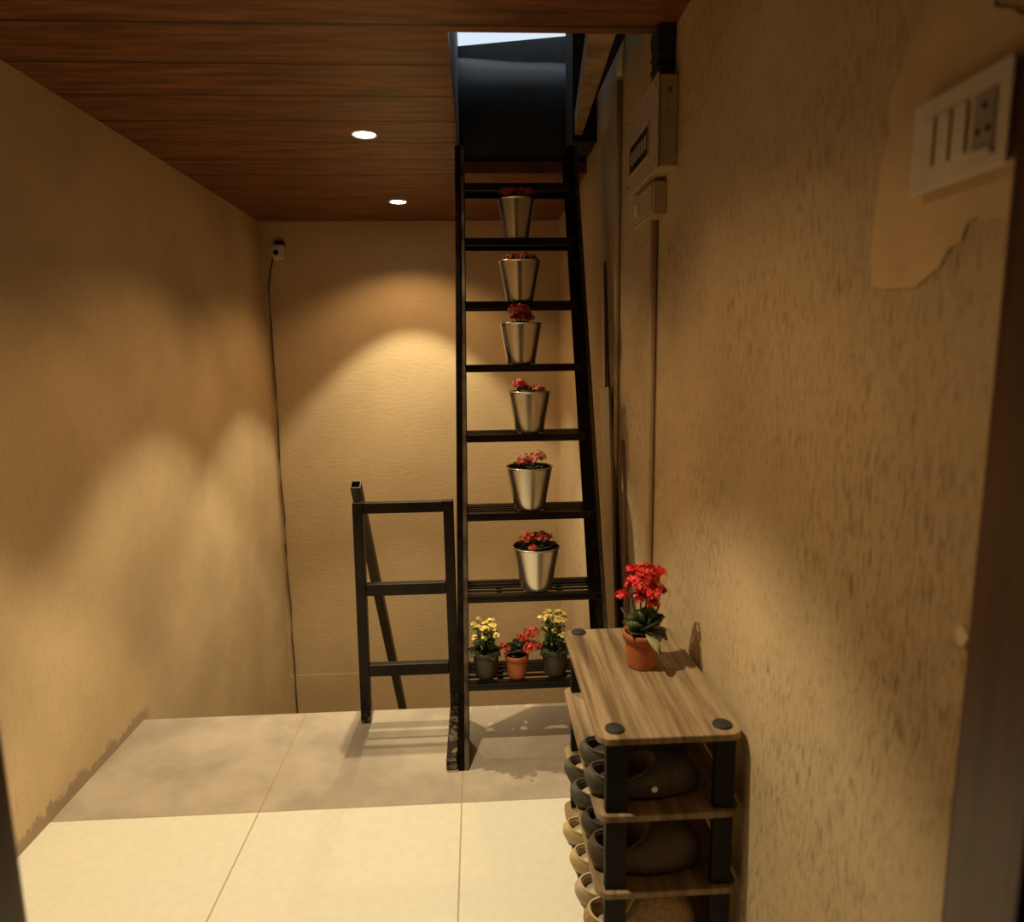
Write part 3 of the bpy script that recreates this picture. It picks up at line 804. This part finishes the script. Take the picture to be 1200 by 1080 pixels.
# boards and a stick leaning in the corner behind the ladder
def lean(name, label, cat, corners, th, mat, grp=None):
    c0 = Vector(((corners[0][0] + corners[1][0]) / 2, (corners[0][1] + corners[1][1]) / 2, corners[0][2]))
    pts = [Vector(c) - c0 for c in corners]
    off = Vector((th, 0, 0))
    m = MB().hexa([pts[0], pts[1], pts[1] + off, pts[0] + off, pts[3], pts[2], pts[2] + off, pts[3] + off])
    o = bevel(m.build(name, mat), .002); o.location = c0
    return tag(o, label, cat, grp)
lean('leaning_board', 'glossy tan board leaning on the right wall behind ladder, shorter one', 'board', [(.484, 2.205, .001), (.484, 2.395, .001), (.498, 2.690, 1.225), (.498, 2.515, 1.235)], .010, M['board'], 'boards leaning behind the ladder')
lean('leaning_board', 'taller pale board leaning on right wall, behind the glossy tan one', 'board', [(.494, 2.405, .001), (.494, 2.438, .001), (.517, 2.80, 1.72), (.517, 2.74, 1.72)], .008, M['board2'], 'boards leaning behind the ladder')
m = MB(); m.tube([(0, 0, 0), (.010, .10, .55), (.017, .20, 1.05)], .006, 8); m.lathe([(.006, 0), (.010, .004), (.010, .02), (.006, .024)], (.012, .118, .62), 10)
o = m.build('wooden_stick', M['stick']); o.location = (.500, 2.15, .004)
tag(o, 'thin brown stick leaning on right wall between the two conduits', 'stick')

# switch board
t = thing('switch_board', 'ivory switch board with three rockers and a socket on near right wall', 'switch', (XR - .0035, .724, 1.578))
bevel(MB().box(-.009, .0035, -.070, .070, -.047, .047).build('back_box', M['plastic'], t), .004)
bevel(MB().box(-.013, -.0091, -.073, .073, -.050, .050).build('cover_plate', M['plastic'], t), .003)
for k in range(3):
    y = .042 - k * .025
    bevel(MB().box(-.0165, -.0131, y - .010, y + .010, -.026, .026).build('rocker', M['plastic'], t), .0015)
sk = bevel(MB().box(-.0145, -.0131, -.056, -.026, -.027, .027).build('socket', M['greysw'], t), .001)
m = MB()
for y, z in ((-.041, .013), (-.048, -.010), (-.034, -.010)): m.tube([(-.0152, y, z), (-.0144, y, z)], .0034, 10)
m.build('pin_hole', M['blackpl'], sk)
MB().box(-.018, -.0131, -.056, -.026, -.036, -.029).build('socket_lip', M['plastic'], t)

# camera on the back wall
t = thing('security_camera', 'small white security camera with black lens in the back corner', 'camera', (-1.186, YB, 2.00))
bevel(MB().box(-.030, .036, -.052, -.004, -.046, .040).build('housing', M['whitemetal'], t), .008)
m = MB(); m.tube([(-.006, -.052, -.004), (-.006, -.060, -.006)], [.027, .024], 24); m.build('bezel', M['whitemetal'], t)
m = MB(); m.tube([(-.006, -.0601, -.006), (-.006, -.064, -.006)], [.0185, .016], 24); m.build('lens', M['blackpl'], t)
bevel(MB().box(-.016, .036, -.045, .0, .042, .064).build('bracket', M['blackpl'], t), .003)
pts = [(-1.218, YB - .006, 1.99), (-1.245, YB - .007, 1.90)]
rnd = random.Random(3)
for k in range(17):
    pts.append((-1.262 + rnd.uniform(-.006, .004), YB - .008, 1.78 - k * .205))
m = MB(); m.tube([Vector(p) for p in pts], .0045, 6); o = m.build('camera_cable', M['blackcable'])
tag(o, 'dark cable hanging down the back left corner below the security camera', 'cable')

# ------------------------------------------------------------------ world, camera, view
w_ = bpy.data.worlds.new('dusk_sky'); S.world = w_; w_.use_nodes = True
bg = w_.node_tree.nodes['Background']; bg.inputs['Color'].default_value = (.76, .88, 1.0, 1); bg.inputs['Strength'].default_value = .95

cam = bpy.data.cameras.new('camera'); co = bpy.data.objects.new('camera', cam); COL.objects.link(co)
R_ = Vector((.99849281, -.05322793, -.01337488)); U_ = Vector((.02137752, .15274821, .9880339)); F_ = Vector((.05054801, .98683067, -.15365587))
mt = Matrix((( R_.x, U_.x, -F_.x), (R_.y, U_.y, -F_.y), (R_.z, U_.z, -F_.z))).to_4x4()
mt.translation = (0, 0, CAMZ); co.matrix_world = mt
cam.sensor_fit = 'HORIZONTAL'; cam.sensor_width = 36; cam.lens = 781.875 / 1200 * 36
cam.clip_start = .02
cam.dof.use_dof = True; cam.dof.focus_distance = 2.25; cam.dof.aperture_fstop = 2.6
S.camera = co
vs = S.view_settings
vs.view_transform = 'Standard'; vs.look = 'None'; vs.exposure = 0.0; vs.gamma = 1.0
vs.use_curve_mapping = False
S.cycles.max_bounces = 8; S.cycles.diffuse_bounces = 5; S.cycles.sample_clamp_indirect = 4
S.cycles.use_denoising = True
